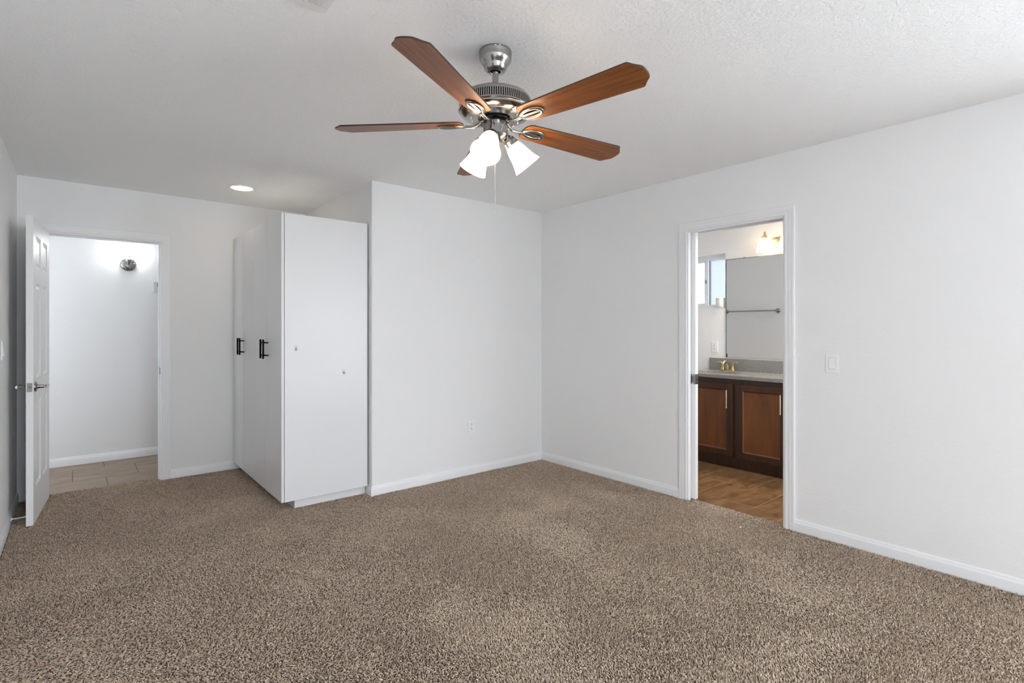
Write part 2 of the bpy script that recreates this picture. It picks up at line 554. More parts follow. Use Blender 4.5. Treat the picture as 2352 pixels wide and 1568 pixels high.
def sixpanel(bm, y0):
    st, rails = 0.105, [(0, 0.235), (0.80, 0.955), (1.585, 1.69), (1.90, LH)]
    ya, yb = y0, y0 + TH
    for a, b in rails: box(bm, st, LW1 - st, ya, yb, a, b)
    box(bm, 0, st, ya, yb, 0, LH); box(bm, LW1 - st, LW1, ya, yb, 0, LH)
    mid = LW1 / 2
    zs = [(0.235, 0.80), (0.955, 1.585), (1.69, 1.90)]
    for z0, z1 in zs:
        box(bm, mid - 0.05, mid + 0.05, ya, yb, z0, z1)
        for x0, x1 in ((st, mid - 0.05), (mid + 0.05, LW1 - st)):
            box(bm, x0, x1, ya + 0.011, yb - 0.011, z0, z1)
            for s, yc in ((-1, ya + 0.011), (1, yb - 0.011)):
                # sloped moulding against the frame, then the raised field
                for (e0, e1, ho, hi) in ((0.0, 0.016, 0.0105, 0.0), (0.034, 0.018, 0.0075, 0.0)):
                    if e0 == 0.0:
                        o_ = [(x0, z0), (x1, z0), (x1, z1), (x0, z1)]
                        i_ = [(x0 + e1, z0 + e1), (x1 - e1, z0 + e1), (x1 - e1, z1 - e1), (x0 + e1, z1 - e1)]
                        A = [bm.verts.new((x, yc + s * ho, z)) for x, z in o_]; B = [bm.verts.new((x, yc + s * 0.0003, z)) for x, z in i_]
                        for k in range(4): bm.faces.new((A[k], A[(k + 1) % 4], B[(k + 1) % 4], B[k]))
                    else:
                        o_ = [(x0 + e1, z0 + e1), (x1 - e1, z0 + e1), (x1 - e1, z1 - e1), (x0 + e1, z1 - e1)]
                        i_ = [(x0 + e0, z0 + e0), (x1 - e0, z0 + e0), (x1 - e0, z1 - e0), (x0 + e0, z1 - e0)]
                        A = [bm.verts.new((x, yc, z)) for x, z in o_]; B = [bm.verts.new((x, yc + s * ho, z)) for x, z in i_]
                        for k in range(4): bm.faces.new((A[k], A[(k + 1) % 4], B[(k + 1) % 4], B[k]))
                        bm.faces.new(B)
    return bm


DY = 0.0   # face towards the opening at y = TH (local +y), face towards the west wall at y = 0
finish('door_leaf', sixpanel(newbm(), DY - TH), M_door, d1, 0)
HZ = 0.915 - 0.016


def lever(s):
    bm = newbm()
    yb = DY if s > 0 else DY - TH
    Mt = Matrix.Translation((LW1 - 0.062, yb, HZ)) @ Matrix.Rotation(R(-90 * s), 4, 'X')
    lathe(bm, [(0, 0.0), (0.033, 0.0), (0.033, 0.004), (0.030, 0.008), (0.016, 0.013), (0.012, 0.02), (0.011, 0.048), (0.0, 0.048)], 28, Mt)
    x = LW1 - 0.062
    tube(bm, [(x + 0.004, yb + s * 0.050, HZ), (x - 0.03, yb + s * 0.053, HZ), (x - 0.075, yb + s * 0.056, HZ), (x - 0.115, yb + s * 0.052, HZ)], [0.0105, 0.0095, 0.009, 0.008], 14)
    return bm


finish('door_handle', lever(1), M_nickel, d1, 40)
finish('door_handle', lever(-1), M_nickel, d1, 40)
bm = newbm()
box(bm, LW1 - 0.001, LW1 + 0.002, DY - TH + 0.005, DY - 0.005, HZ - 0.029, HZ + 0.029)
lp = finish('latch_plate', bm, M_nickel, d1, 0)
bm = newbm()
lathe(bm, [(0, 0.003), (0.0085, 0.003), (0.0085, 0.0035), (0, 0.0035)], 20, Matrix.Translation((LW1, DY - TH / 2, HZ)) @ Matrix.Rotation(R(90), 4, 'Y'))
finish('latch_hole', bm, M_dark, lp, 0)
bm = newbm(); prism(bm, [(0, -0.006), (0.010, -0.006), (0.004, 0.006), (0, 0.006)], -0.007, 0.007, Matrix.Translation((LW1 + 0.0035, DY - TH / 2, HZ)))
finish('latch_bolt', bm, bpy.data.materials['strike_metal'], lp, 0)
for z in (0.19, 1.0, 1.80):
    bm = newbm(); tube(bm, [(-0.004, DY - TH - 0.005, z - 0.045), (-0.004, DY - TH - 0.005, z + 0.045)], 0.0055, 12)
    finish('hinge', bm, M_nickel, d1, 40)

# door stop on the west baseboard
ds = thing('door_stop', 'thin white rod door stop on the baseboard behind the open door', 'door stop', (XW + 0.012, 4.715, 0.052))
bm = newbm(); lathe(bm, [(0, 0), (0.011, 0), (0.011, 0.004), (0.006, 0.008), (0.0042, 0.010), (0.0042, 0.062), (0, 0.062)], 16, Matrix.Rotation(R(90), 4, 'Y'))
finish('rod', bm, M_plastic, ds, 40)
bm = newbm(); lathe(bm, [(0, 0.062), (0.0062, 0.062), (0.0065, 0.071), (0.004, 0.074), (0, 0.074)], 16, Matrix.Rotation(R(90), 4, 'Y'))
finish('rubber_tip', bm, M_plastic, ds, 40)

# ------------------------------------------------------------------ wardrobe
wx0, wy0, wy1, wz0, wz1 = 1.094, 3.845, 5.320, 0.075, 2.112
wd = thing('wardrobe', 'tall white four door wardrobe built into the alcove beside the corner', 'wardrobe', (wx0, wy0, 0))
DX = 1.730 - wx0; DYW = wy1 - wy0
bm = newbm()
box(bm, 0.021, DX, 0, 0.018, wz0, wz1)
finish('side_panel', bm, M_lam, wd, 0, 0.0008)
bm = newbm()
box(bm, 0.023, DX, 0.0185, DYW, wz1 - 0.020, wz1 - 0.002)
box(bm, 0.023, DX, 0.0185, DYW, wz0, wz0 + 0.018)
box(bm, DX - 0.008, DX, 0.0185, DYW, wz0 + 0.018, wz1 - 0.020)
box(bm, 0.023, DX - 0.008, DYW / 2 - 0.018, DYW / 2 + 0.018, wz0 + 0.018, wz1 - 0.020)
box(bm, 0.023, DX - 0.008, DYW - 0.018, DYW, wz0 + 0.018, wz1 - 0.020)
finish('carcass', bm, M_lam, wd, 0)
bm = newbm()
box(bm, 0.100, DX - 0.001, 0.042, 0.058, 0.0045, wz0); box(bm, 0.100, 0.116, 0.058, DYW, 0.0045, wz0)
finish('toe_kick', bm, M_lam, wd, 0)
dw = DYW / 4
door0 = None
for k in range(4):
    g = 0.0018
    bm = newbm(); box(bm, 0, 0.018, k * dw + g, (k + 1) * dw - g, wz0, wz1)
    dr = finish('door', bm, M_lam, wd, 0, 0.0009)
    hyy = (k + 1) * dw - 0.038 if k % 2 == 0 else k * dw + 0.038
    bm = newbm(); box(bm, -0.042, -0.030, hyy - 0.006, hyy + 0.006, 1.072, 1.216)
    box(bm, -0.031, 0.0, hyy - 0.0045, hyy + 0.0045, 1.092, 1.101); box(bm, -0.031, 0.0, hyy - 0.0045, hyy + 0.0045, 1.187, 1.196)
    finish('handle', bm, M_black, dr, 0, 0.0008)


def hook(x, z, label):
    h = thing('adhesive_hook', label, 'hook', (x, wy0, z), 0, 'clear hooks on the wardrobe side')
    n = 20
    oval = [(0.013 * math.cos(2 * math.pi * i / n), 0.021 * math.sin(2 * math.pi * i / n)) for i in range(n)]
    Mx = Matrix.Rotation(R(90), 4, 'X')
    finish('plate', prism(newbm(), oval, -0.0006, 0.003, Mx), M_clear, h, 0)
    bm = newbm()
    for s in (-1, -0.33, 0.33, 1):
        tube(bm, [(s * 0.002, -0.004, 0.004), (s * 0.005, -0.008, -0.010), (s * 0.009, -0.012, -0.017), (s * 0.010, -0.017, -0.016)], 0.0010, 6)
    finish('prongs', bm, plain('hook_metal', (0.55, 0.55, 0.57), 0.3, 0.6), h, 40)


def onY(px, py, Y):
    c = (px - 1176) / 1200
    X, Yr, Z = c * 0.76933 + 0.63885, -c * 0.63885 + 0.76933, (753.5 - py) / 1200
    t = Y / Yr
    return X * t, 1.3 + Z * t


x, z = onY(679, 799, wy0); hook(x, z, 'clear adhesive hook on the wardrobe side near its front edge, the higher one')
x, z = onY(789, 853, wy0); hook(x, z, 'clear adhesive hook on the wardrobe side toward the wall, the lower one')


# ------------------------------------------------------------------ plates: outlets and switches
def plate(h, w=0.070, ht=0.114):
    """local frame: wall plane y=0, faces -y"""
    return finish('cover_plate', box(newbm(), -w / 2, w / 2, -0.005, 0, -ht / 2, ht / 2), M_plastic, h, 0, 0.002)


def outlet(label, loc, rotz):
    h = thing('wall_outlet', label, 'outlet', loc, rotz)
    plate(h)
    for s in (-1, 1):
        n = 20
        out = [(max(-0.0145, min(0.0145, 0.017 * math.cos(2 * math.pi * i / n))), 0.0145 * math.sin(2 * math.pi * i / n)) for i in range(n)]
        Mx = Matrix.Translation((0, -0.005, s * 0.0195)) @ Matrix.Rotation(R(90), 4, 'X')
        f = finish('socket_face', prism(newbm(), out, 0.0, 0.0022, Mx), M_plastic, h, 0)
        bm = newbm()
        zc = s * 0.0195
        box(bm, -0.0075, -0.0050, -0.0078, -0.0071, zc - 0.001, zc + 0.008); box(bm, 0.0050, 0.0072, -0.0078, -0.0071, zc, zc + 0.0075)
        lathe(bm, [(0, 0), (0.0028, 0), (0.0028, 0.0007), (0, 0.0007)], 12, Matrix.Translation((0, -0.0071, zc - 0.0065)) @ Matrix.Rotation(R(90), 4, 'X'))
        finish('slots', bm, M_dark, f, 0)
    bm = newbm(); lathe(bm, [(0, 0), (0.003, 0), (0.0026, 0.001), (0, 0.0012)], 12, Matrix.Translation((0, -0.005, 0)) @ Matrix.Rotation(R(90), 4, 'X'))
    finish('screw', bm, M_plastic, h, 40)
    return h


outlet('white duplex outlet low on the bedroom wall near the corner', (2.681, YN, 0.429), 0)
outlet('white duplex outlet above the bathroom counter beside the mirror', (XB, 2.886, 1.102), R(-90))


def rocker_switch(label, loc, rotz):
    h = thing('light_switch', label, 'switch', loc, rotz)
    plate(h)
    bm = newbm(); box(bm, -0.0180, 0.0180, -0.0058, -0.0048, -0.0345, 0.0345)
    finish('rocker_gap_shade', bm, plain('switch_shadow_gap', (0.55, 0.55, 0.55), 0.4), h, 0)  # grey border paints the shadow gap around the rocker
    bm = newbm()
    prof = [(-0.0050, -0.032), (-0.0110, -0.032), (-0.0075, 0.0), (-0.0062, 0.032), (-0.0050, 0.032)]
    a = [bm.verts.new((-0.0158, y, z)) for y, z in prof]; b = [bm.verts.new((0.0158, y, z)) for y, z in prof]
    for i in range(5): bm.faces.new((a[i], a[(i + 1) % 5], b[(i + 1) % 5], b[i]))
    bm.faces.new(a); bm.faces.new(b[::-1])
    finish('rocker', bm, M_plastic, h, 0)
    return h


rocker_switch('white rocker light switch on the wall beside the bathroom doorway', (XE, 1.2015, 1.086), R(-90))
rocker_switch('white rocker light switch on the wall behind the open door', (XW, 4.345, 1.166), R(90))

# ------------------------------------------------------------------ hall: sconce and thermostat
sc = thing('wall_sconce', 'round nickel wall sconce with a bare lit bulb in the hall', 'wall light', (0.384, YH, 1.938))
Mw = Matrix.Rotation(R(90), 4, 'X')
bm = newbm(); lathe(bm, [(0, 0), (0.068, 0), (0.068, 0.004), (0.064, 0.012), (0.054, 0.022), (0.038, 0.030), (0.022, 0.034), (0, 0.035)], 40, Mw)
bp = finish('back_plate', bm, M_nickel, sc, 40)
for s in (-1, 1):
    bm = newbm(); lathe(bm, [(0, 0.018), (0.006, 0.018), (0.006, 0.026), (0.003, 0.030), (0, 0.031)], 14, Matrix.Translation((s * 0.046, 0, 0.008)) @ Mw)
    finish('cap_nut', bm, M_chrome, bp, 40)
bm = newbm(); tube(bm, [(0, -0.025, -0.008), (0, -0.055, -0.012), (0, -0.075, 0.000), (0, -0.080, 0.015)], [0.011, 0.011, 0.012, 0.014], 16)
lathe(bm, [(0, 0.010), (0.016, 0.010), (0.024, 0.022), (0.027, 0.036), (0.0275, 0.040), (0.022, 0.040), (0, 0.036)], 28, Matrix.Translation((0, -0.080, 0)))
finish('arm_cup', bm, M_nickel, sc, 40)
bm = newbm(); lathe(bm, [(0, 0.038), (0.022, 0.038), (0.020, 0.048), (0.016, 0.056), (0.016, 0.060), (0, 0.060)], 24, Matrix.Translation((0, -0.080, 0)))
finish('socket', bm, M_plastic, sc, 40)
bm = newbm(); lathe(bm, [(0, 0.060), (0.014, 0.060), (0.017, 0.075), (0.0185, 0.080)], 24, Matrix.Translation((0, -0.080, 0)))
finish('bulb_neck', bm, M_plastic, sc, 40)
bm = newbm(); lathe(bm, [(0, 0.080), (0.0185, 0.080), (0.027, 0.096), (0.030, 0.110), (0.027, 0.126), (0.016, 0.138), (0, 0.141)], 24, Matrix.Translation((0, -0.080, 0)))
finish('bulb', bm, M_sbulb, sc, 40)

th = thing('thermostat', 'small grey thermostat with dark screen on the hall wall', 'thermostat', (0.650, YH, 1.722))
finish('housing', box(newbm(), -0.060, 0.060, -0.026, 0, -0.054, 0.054), plain('thermostat_plastic', (0.60, 0.60, 0.59), 0.4), th, 0, 0.003)
finish('screen', box(newbm(), -0.026, 0.040, -0.0268, -0.0255, 0.000, 0.044), M_lcd, th, 0)
finish('button', box(newbm(), -0.024, -0.004, -0.0275, -0.0255, -0.016, -0.010), plain('button_grey', (0.2, 0.2, 0.2), 0.5), th, 0)
finish('button', box(newbm(), 0.014, 0.034, -0.0275, -0.0255, -0.016, -0.010), plain('button_grey', (0.2, 0.2, 0.2), 0.5), th, 0)

# ------------------------------------------------------------------ ceiling: recessed light and register
rl = thing('recessed_light', 'round lit recessed downlight in the alcove ceiling', 'ceiling light', (1.021, 4.660, H))
bm = newbm(); lathe(bm, [(0.078, -0.004), (0.084, -0.009), (0.094, -0.009), (0.102, -0.002), (0.102, 0.0), (0.078, 0.0)], 56, None, True)
finish('trim_ring', bm, M_ltrim, rl, 40)
bm = newbm(); lathe(bm, [(0, -0.0045), (0.0785, -0.0045), (0.0785, -0.001), (0, -0.001)], 56)
finish('lens', bm, M_down, rl, 40)

vt = thing('air_vent', 'white louvered air register set in the bedroom ceiling', 'vent', (0.684, 1.881, H))
vw, vd = 0.356, 0.305
bm = newbm()
fr = 0.032
for a in ((-vw, 0, -fr, 0), (-vw, 0, -vd, -vd + fr), (-fr, 0, -vd + fr, -fr), (-vw, -vw + fr, -vd + fr, -fr)):
    box(bm, a[0], a[1], a[2], a[3], -0.006, 0)
finish('frame', bm, M_ltrim, vt, 0, 0.002)
finish('duct_shade', box(newbm(), -vw + fr, -fr, -vd + fr, -fr, -0.0015, -0.0003), plain('duct_shadow', (0.25, 0.25, 0.25), 0.8), vt, 0)  # flat grey sheet paints the duct's shade behind the louvers
n = 12
lv = None
for k in range(n):
    Mk = Matrix.Translation((-fr - 0.012 - k * (vw - 2 * fr - 0.02) / (n - 1), 0, -0.006))
    if lv is None:
        bm = newbm(); box(bm, -0.011, 0.011, -vd + fr, -fr, -0.0006, 0.0006, Matrix.Rotation(R(28), 4, 'Y'))
        lv = finish('louver', bm, M_ltrim, vt, 0); lv.matrix_local = Mk
    else:
        dup(lv, vt, Mk)

# ------------------------------------------------------------------ ceiling fan
FX, FY = 1.325, 1.704
fan = thing('ceiling_fan', 'brushed nickel ceiling fan with five wooden blades and lit glass lamps', 'ceiling fan', (FX, FY, H))
ZF = -H   # profiles below are written in world heights
F0 = Matrix.Translation((0, 0, ZF))
bm = newbm(); lathe(bm, [(0, 2.44), (0.0665, 2.44), (0.068, 2.437), (0.068, 2.431), (0.0665, 2.428), (0.0665, 2.410), (0.0635, 2.400), (0.0555, 2.389), (0.0500, 2.382), (0.0485, 2.379),
                         (0.0475, 2.373), (0.046, 2.371), (0.0445, 2.366), (0.040, 2.360), (0.034, 2.357), (0.023, 2.3565), (0.021, 2.360), (0.021, 2.385), (0, 2.385)], 64, F0)
cn = finish('canopy', bm, M_nickel, fan, 35)
for a in (232, 247):
    bm = newbm(); sphere(bm, (0.068 * math.cos(R(a)), 0.068 * math.sin(R(a)), 2.4335 + ZF), 0.0042, 12)
    finish('screw', bm, M_chrome, cn, 40)
bm = newbm(); sphere(bm, (0, 0, 2.372 + ZF), 0.0195, 20)
finish('hanger_ball', bm, M_black, fan, 40)
bm = newbm(); lathe(bm, [(0, 2.385), (0.0134, 2.385), (0.0134, 2.250), (0, 2.250)], 28, F0)
finish('downrod', bm, M_nickel, fan, 40)
bm = newbm(); lathe(bm, [(0, 2.262), (0.10, 2.259), (0.128, 2.254), (0.138, 2.249), (0.1435, 2.243), (0.1465, 2.237), (0.1468, 2.231), (0.139, 2.230), (0.139, 2.199),
                         (0.1515, 2.198), (0.1525, 2.193), (0.150, 2.189), (0.1455, 2.188), (0.145, 2.184), (0.139, 2.177), (0.128, 2.171), (0.117, 2.168), (0.1165, 2.1665),
                         (0.115, 2.166), (0.092, 2.1625), (0.072, 2.161), (0.069, 2.163), (0.067, 2.172), (0, 2.172)], 96, F0)
mh = finish('motor_housing', bm, M_nickel, fan, 30)
bm = newbm()
nr = 104
for k in range(nr):
    Mk = Matrix.Rotation(2 * math.pi * k / nr, 4, 'Z') @ F0
    vs = [bm.verts.new(Mk @ Vector(p)) for p in ((0.1390, -0.0024, 2.232), (0.1390, 0.0024, 2.232), (0.1468, 0.0024, 2.232), (0.1468, -0.0024, 2.232),
                                                 (0.1390, -0.0024, 2.197), (0.1390, 0.0024, 2.197), (0.1508, 0.0024, 2.197), (0.1508, -0.0024, 2.197))]
    for f in ((2, 3, 7, 6), (1, 2, 6, 5), (3, 0, 4, 7)): bm.faces.new([vs[i] for i in f])
finish('vent_ribs', bm, M_nickel, mh, 0)
bm = newbm(); lathe(bm, [(0.1395, 2.230), (0.1395, 2.199)], 96, F0)
finish('vent_slot_shade', bm, M_dark, mh, 40)  # thin black sheet paints the dark between the ribs
for k in range(10):
    a = R(12 + 36 * k + (8 if k % 2 else -8)); bm = newbm(); sphere(bm, (0.100 * math.cos(a), 0.100 * math.sin(a), 2.1625 + ZF), 0.0055, 12)
    finish('plate_screw', bm, M_chrome, mh, 40)
bm = newbm(); lathe(bm, [(0, 2.172), (0.060, 2.172), (0.060, 2.158), (0.056, 2.155), (0.042, 2.154), (0.040, 2.140), (0, 2.140)], 48, F0)
finish('flywheel', bm, M_black, fan, 35)
bm = newbm(); lathe(bm, [(0, 2.147), (0.044, 2.147), (0.0495, 2.145), (0.050, 2.142), (0.050, 2.101), (0.0515, 2.100), (0.0515, 2.094), (0.0495, 2.092), (0.047, 2.086), (0.038, 2.077),
                         (0.024, 2.072), (0, 2.070)], 56, F0)
sw = finish('switch_housing', bm, M_nickel, fan, 35)
bm = newbm(); a0 = R(225); Mk = Matrix.Rotation(a0, 4, 'Z') @ F0
box(bm, 0.0492, 0.0508, -0.0025, 0.0025, 2.120, 2.131, Mk)
finish('reverse_switch', bm, M_black, sw, 0)


def arc(pts, n=6):
    """Catmull-Rom through pts"""
    pts = [Vector(p) for p in pts]; out = []
    P = [2 * pts[0] - pts[1]] + pts + [2 * pts[-1] - pts[-2]]
    for i in range(1, len(P) - 2):
        for k in range(n):
            t = k / n; a, b, c, d = P[i - 1:i + 3]
            out.append(0.5 * ((2 * b) + (c - a) * t + (2 * a - 5 * b + 4 * c - d) * t * t + (3 * b - a - 3 * c + d) * t ** 3))
    return out + [pts[-1]]


def blade_outline():
    half = [(0.134, 0.0), (0.1345, 0.018), (0.138, 0.034), (0.146, 0.046), (0.160, 0.053), (0.20, 0.0555), (0.35, 0.062), (0.50, 0.0675), (0.612, 0.071), (0.620, 0.070),
            (0.626, 0.064), (0.632, 0.055), (0.643, 0.043), (0.653, 0.033), (0.657, 0.024), (0.659, 0.010)]
    half = [(0.134 + (q - 0.134) * 1.025, w_) for q, w_ in half]
    return half + [(half[-1][0], -0.010)] + [(r, -w) for r, w in half[:0:-1]][1:]


PITCH = R(11)
bl0 = ir0 = None
for k in range(5):
    # far blades tilted down and near ones up to fit the tips' image coordinates
    dr_ = R(1.5) * math.cos(R(280.3 + 72 * k - 50.3)) + R(0.4)
    Lv = Matrix.Translation((0.05, 0, 2.158 + ZF)) @ Matrix.Rotation(dr_, 4, 'Y') @ Matrix.Translation((-0.05, 0, -2.158 - ZF))
    Mk = Matrix.Rotation(R(280.3 + 72 * k), 4, 'Z') @ Lv @ Matrix.Translation((0, 0, 2.141 + ZF)) @ Matrix.Rotation(-PITCH, 4, 'X')
    Mi = Matrix.Rotation(R(280.3 + 72 * k), 4, 'Z') @ Lv @ F0
    if bl0 is None:
        bm = newbm(); prism(bm, blade_outline(), 0.0, 0.0065)
        for f in bm.faces: f.material_index = 1 if abs(f.normal.z) < 0.5 else 0
        bmesh.ops.recalc_face_normals(bm, faces=bm.faces)
        for f in bm.faces: f.material_index = 1 if abs(f.normal.z) < 0.5 else 0
        bl0 = finish('blade', bm, None, fan, 40, 0.0015, None, [M_blade, M_bladeedge]); bl0.matrix_local = Mk
        # blade iron: curved arm and an oval medallion with a centre bar, under the blade
        bm = newbm()
        tube(bm, arc([(0.045, 0, 2.158), (0.058, 0, 2.154), (0.068, 0, 2.141), (0.084, 0, 2.1335), (0.110, 0, 2.1325), (0.140, 0, 2.1335)]), 0.0085, 12, 0.72)
        Rp = Matrix.Translation((0, 0, 2.1365)) @ Matrix.Rotation(-PITCH, 4, 'X')
        n = 40; ring = [Rp @ Vector((0.186 + 0.050 * math.cos(2 * math.pi * i / n), 0.0245 * math.sin(2 * math.pi * i / n) * (1.0 + 0.18 * math.cos(2 * math.pi * i / n)), 0.0)) for i in range(n)]
        rr = []
        for i in range(n):
            t = (ring[(i + 1) % n] - ring[i - 1]).normalized(); up = Rp.to_3x3() @ Vector((0, 0, 1)); s_ = t.cross(up).normalized()
            rr.append([bm.verts.new(ring[i] + s_ * 0.0080 * math.cos(2 * math.pi * q / 10) + up * 0.0052 * math.sin(2 * math.pi * q / 10)) for q in range(10)])
        for i in range(n):
            for q in range(10): bm.faces.new((rr[i][q], rr[i][(q + 1) % 10], rr[(i + 1) % n][(q + 1) % 10], rr[(i + 1) % n][q]))
        tube(bm, [Rp @ Vector((0.136, 0, -0.001)), Rp @ Vector((0.16, 0, -0.001)), Rp @ Vector((0.21, 0, -0.001)), Rp @ Vector((0.236, 0, -0.001))], [0.008, 0.0068, 0.0068, 0.007], 10, 0.6)
        ir0 = finish('blade_iron', bm, M_nickel, fan, 50); ir0.matrix_local = Mi.copy()
        ir0.data.transform(Matrix.Identity(4))
    else:
        dup(bl0, fan, Mk); dup(ir0, fan, Mi)

TILT = 50
lk = None
for az in (16, 136, 256):
    w = R(az - 39.69)
    # lamp axis points along local +z of this frame
    Mk = Matrix.Rotation(w, 4, 'Z') @ Matrix.Translation((0.062, 0, 2.074 + ZF)) @ Matrix.Rotation(R(90 + TILT), 4, 'Y')
    if lk is None:
        bm = newbm()
        lathe(bm, [(0, -0.026), (0.012, -0.026), (0.018, -0.020), (0.025, -0.010), (0.027, -0.002), (0.0285, -0.001), (0.0285, 0.002), (0.0295, 0.006), (0.031, 0.012), (0.032, 0.018), (0.0285, 0.018), (0.027, 0.004), (0, 0.002)], 36)
        tube(bm, [(-0.0, 0, -0.020), (-0.008, 0, -0.036), (-0.016, 0, -0.050)], 0.0105, 14)
        s1 = finish('lamp_socket', bm, M_nickel, fan, 40)
        bm = newbm()
        out = [(0.0265, 0.006), (0.0285, 0.014), (0.0345, 0.028), (0.039, 0.044), (0.0425, 0.062), (0.0475, 0.084), (0.0535, 0.103), (0.0605, 0.120), (0.0615, 0.123)]
        inn = [(r - 0.003, z) for r, z in out[::-1]]
        lathe(bm, out + inn, 40)
        s2 = finish('lamp_shade', bm, M_shade, s1, 50)
        bm = newbm(); lathe(bm, [(0, 0.006), (0.013, 0.006), (0.014, 0.022), (0.020, 0.036), (0.0275, 0.054), (0.029, 0.066), (0.0265, 0.080), (0.017, 0.091), (0, 0.095)], 24)
        s3 = finish('bulb', bm, M_bulb, s1, 50)
        s1.matrix_local = Mk
        lk = (s1, s2, s3)
    else:
        n1 = dup(lk[0], fan, Mk); dup(lk[1], n1); dup(lk[2], n1)

bm = newbm()
ca = R(230.3); cx, cy = 0.049 * math.cos(ca), 0.049 * math.sin(ca)
zz = 2.105
while zz > 1.757:
    sphere(bm, (cx, cy, zz + ZF), 0.0017, 6); zz -= 0.0042
tube(bm, [(cx, cy, 2.105 + ZF), (cx, cy, 1.757 + ZF)], 0.0005, 4)
finish('pull_chain', bm, M_chrome, fan, 60)

# ------------------------------------------------------------------ bathroom
CF, CTOP = 4.640, 0.865        # counter front and top
VY0, VY1 = 1.10, 2.936
v = thing('vanity_cabinet', 'dark brown wooden vanity cabinet under the granite counter in the bathroom', 'cabinet', (CF + 0.025, VY0, 0))
vd_ = XB - CF - 0.032
bm = newbm()
L = VY1 - VY0 - 0.012
box(bm, 0, 0.02, 0, L, 0.090, CTOP - 0.038)
box(bm, 0.02, vd_, 0, 0.016, 0.090, CTOP - 0.038); box(bm, 0.02, vd_, L - 0.016, L, 0.090, CTOP - 0.038)
box(bm, 0.02, vd_, 0.016, L - 0.016, 0.090, 0.106); box(bm, vd_ - 0.01, vd_, 0.016, L - 0.016, 0.106, CTOP - 0.038)
finish('body', bm, M_cab, v, 0)
finish('toe_kick', box(newbm(), 0.045, 0.06, 0, L, 0, 0.090), M_cab, v, 0)


def vanity_door(y0, y1, hy_):
    a, b = y0 - VY0, y1 - VY0
    z0, z1 = 0.112, 0.785
    st = 0.056
    bm = newbm()
    for (c, d, e, f) in ((a, a + st, z0, z1), (b - st, b, z0, z1), (a + st, b - st, z0, z0 + st), (a + st, b - st, z1 - st, z1)):
        box(bm, -0.021, -0.001, c, d, e, f)
    dr = finish('door', bm, M_cab, v, 0, 0.002)
    bm = newbm()
    box(bm, -0.010, -0.002, a + st - 0.004, b - st + 0.004, z0 + st - 0.004, z1 - st + 0.004)
    i0, i1, j0, j1 = a + st, b - st, z0 + st, z1 - st
    A = [bm.verts.new((-0.0205, y, z)) for y, z in ((i0, j0), (i1, j0), (i1, j1), (i0, j1))]
    e = 0.010
    B = [bm.verts.new((-0.0105, y, z)) for y, z in ((i0 + e, j0 + e), (i1 - e, j0 + e), (i1 - e, j1 - e), (i0 + e, j1 - e))]
    for k in range(4): bm.faces.new((A[k], A[(k + 1) % 4], B[(k + 1) % 4], B[k]))
    finish('door_panel', bm, M_cabpanel, dr, 0)
    h = hy_ - VY0
    bm = newbm(); tube(bm, [(-0.050, h, 0.560), (-0.050, h, 0.728)], 0.0055, 12)
    tube(bm, [(-0.021, h, 0.590), (-0.050, h, 0.590)], 0.0045, 10); tube(bm, [(-0.021, h, 0.698), (-0.050, h, 0.698)], 0.0045, 10)
    finish('handle', bm, plain('pull_satin', (0.74, 0.70, 0.62), 0.25, 1.0), dr, 40)


vanity_door(2.410, 2.857, 2.455)
vanity_door(1.925, 2.372, 1.972)
vanity_door(1.440, 1.887, 1.842)

ct = thing('countertop', 'grey speckled granite counter with backsplash on the bathroom vanity', 'counter', (CF, VY0 - 0.01, CTOP))
CL = VY1 - VY0 + 0.01
cd = XB - CF - 0.006
sx, sy, sa, sb = 0.255, 2.700 - (VY0 - 0.01), 0.165, 0.225   # sink centre and half axes
bm = newbm()
n = 64
ell = [(sx + sa * math.cos(2 * math.pi * i / n), sy + sb * math.sin(2 * math.pi * i / n)) for i in range(n)]


def to_rect(x, y):
    dx, dy = x - sx, y - sy
    k = min(((cd - sx) / dx if dx > 1e-9 else (sx / -dx if dx < -1e-9 else 1e9)), ((CL - sy) / dy if dy > 1e-9 else (sy / -dy if dy < -1e-9 else 1e9)))
    return sx + dx * k, sy + dy * k


rect = [to_rect(*p) for p in ell]
for cxr, cyr in ((0, 0), (cd, 0), (cd, CL), (0, CL)):
    i = min(range(n), key=lambda q: (rect[q][0] - cxr) ** 2 + (rect[q][1] - cyr) ** 2); rect[i] = (cxr, cyr)
th_ = 0.036
for z, flip in ((0.0, False), (-th_, True)):
    a = [bm.verts.new((x, y, z)) for x, y in ell]; b = [bm.verts.new((x, y, z)) for x, y in rect]
    for i in range(n):
        j = (i + 1) % n; bm.faces.new((a[i], a[j], b[j], b[i]))
    if not flip: ta, tb = a, b
for i in range(n):
    j = (i + 1) % n
    bm.faces.new((ta[i], ta[j], a[j], a[i])); bm.faces.new((tb[i], tb[j], b[j], b[i]))
finish('top_slab', bm, M_granite, ct, 30, 0.004)
finish('backsplash', box(newbm(), cd - 0.020, cd - 0.0005, 0, CL, 0.0, 0.122), M_granite, ct, 0, 0.002)
bm = newbm()
Ms = Matrix.Translation((sx, sy, 0)) @ Matrix.Diagonal((sa, sb, 1, 1))
lathe(bm, [(1.0, -th_ - 0.001), (1.0, -0.060), (0.93, -0.110), (0.70, -0.145), (0.2, -0.155), (0, -0.155)], 64, Ms)
finish('sink_basin', bm, plain('basin_porcelain', (0.62, 0.60, 0.56), 0.2), ct, 50)

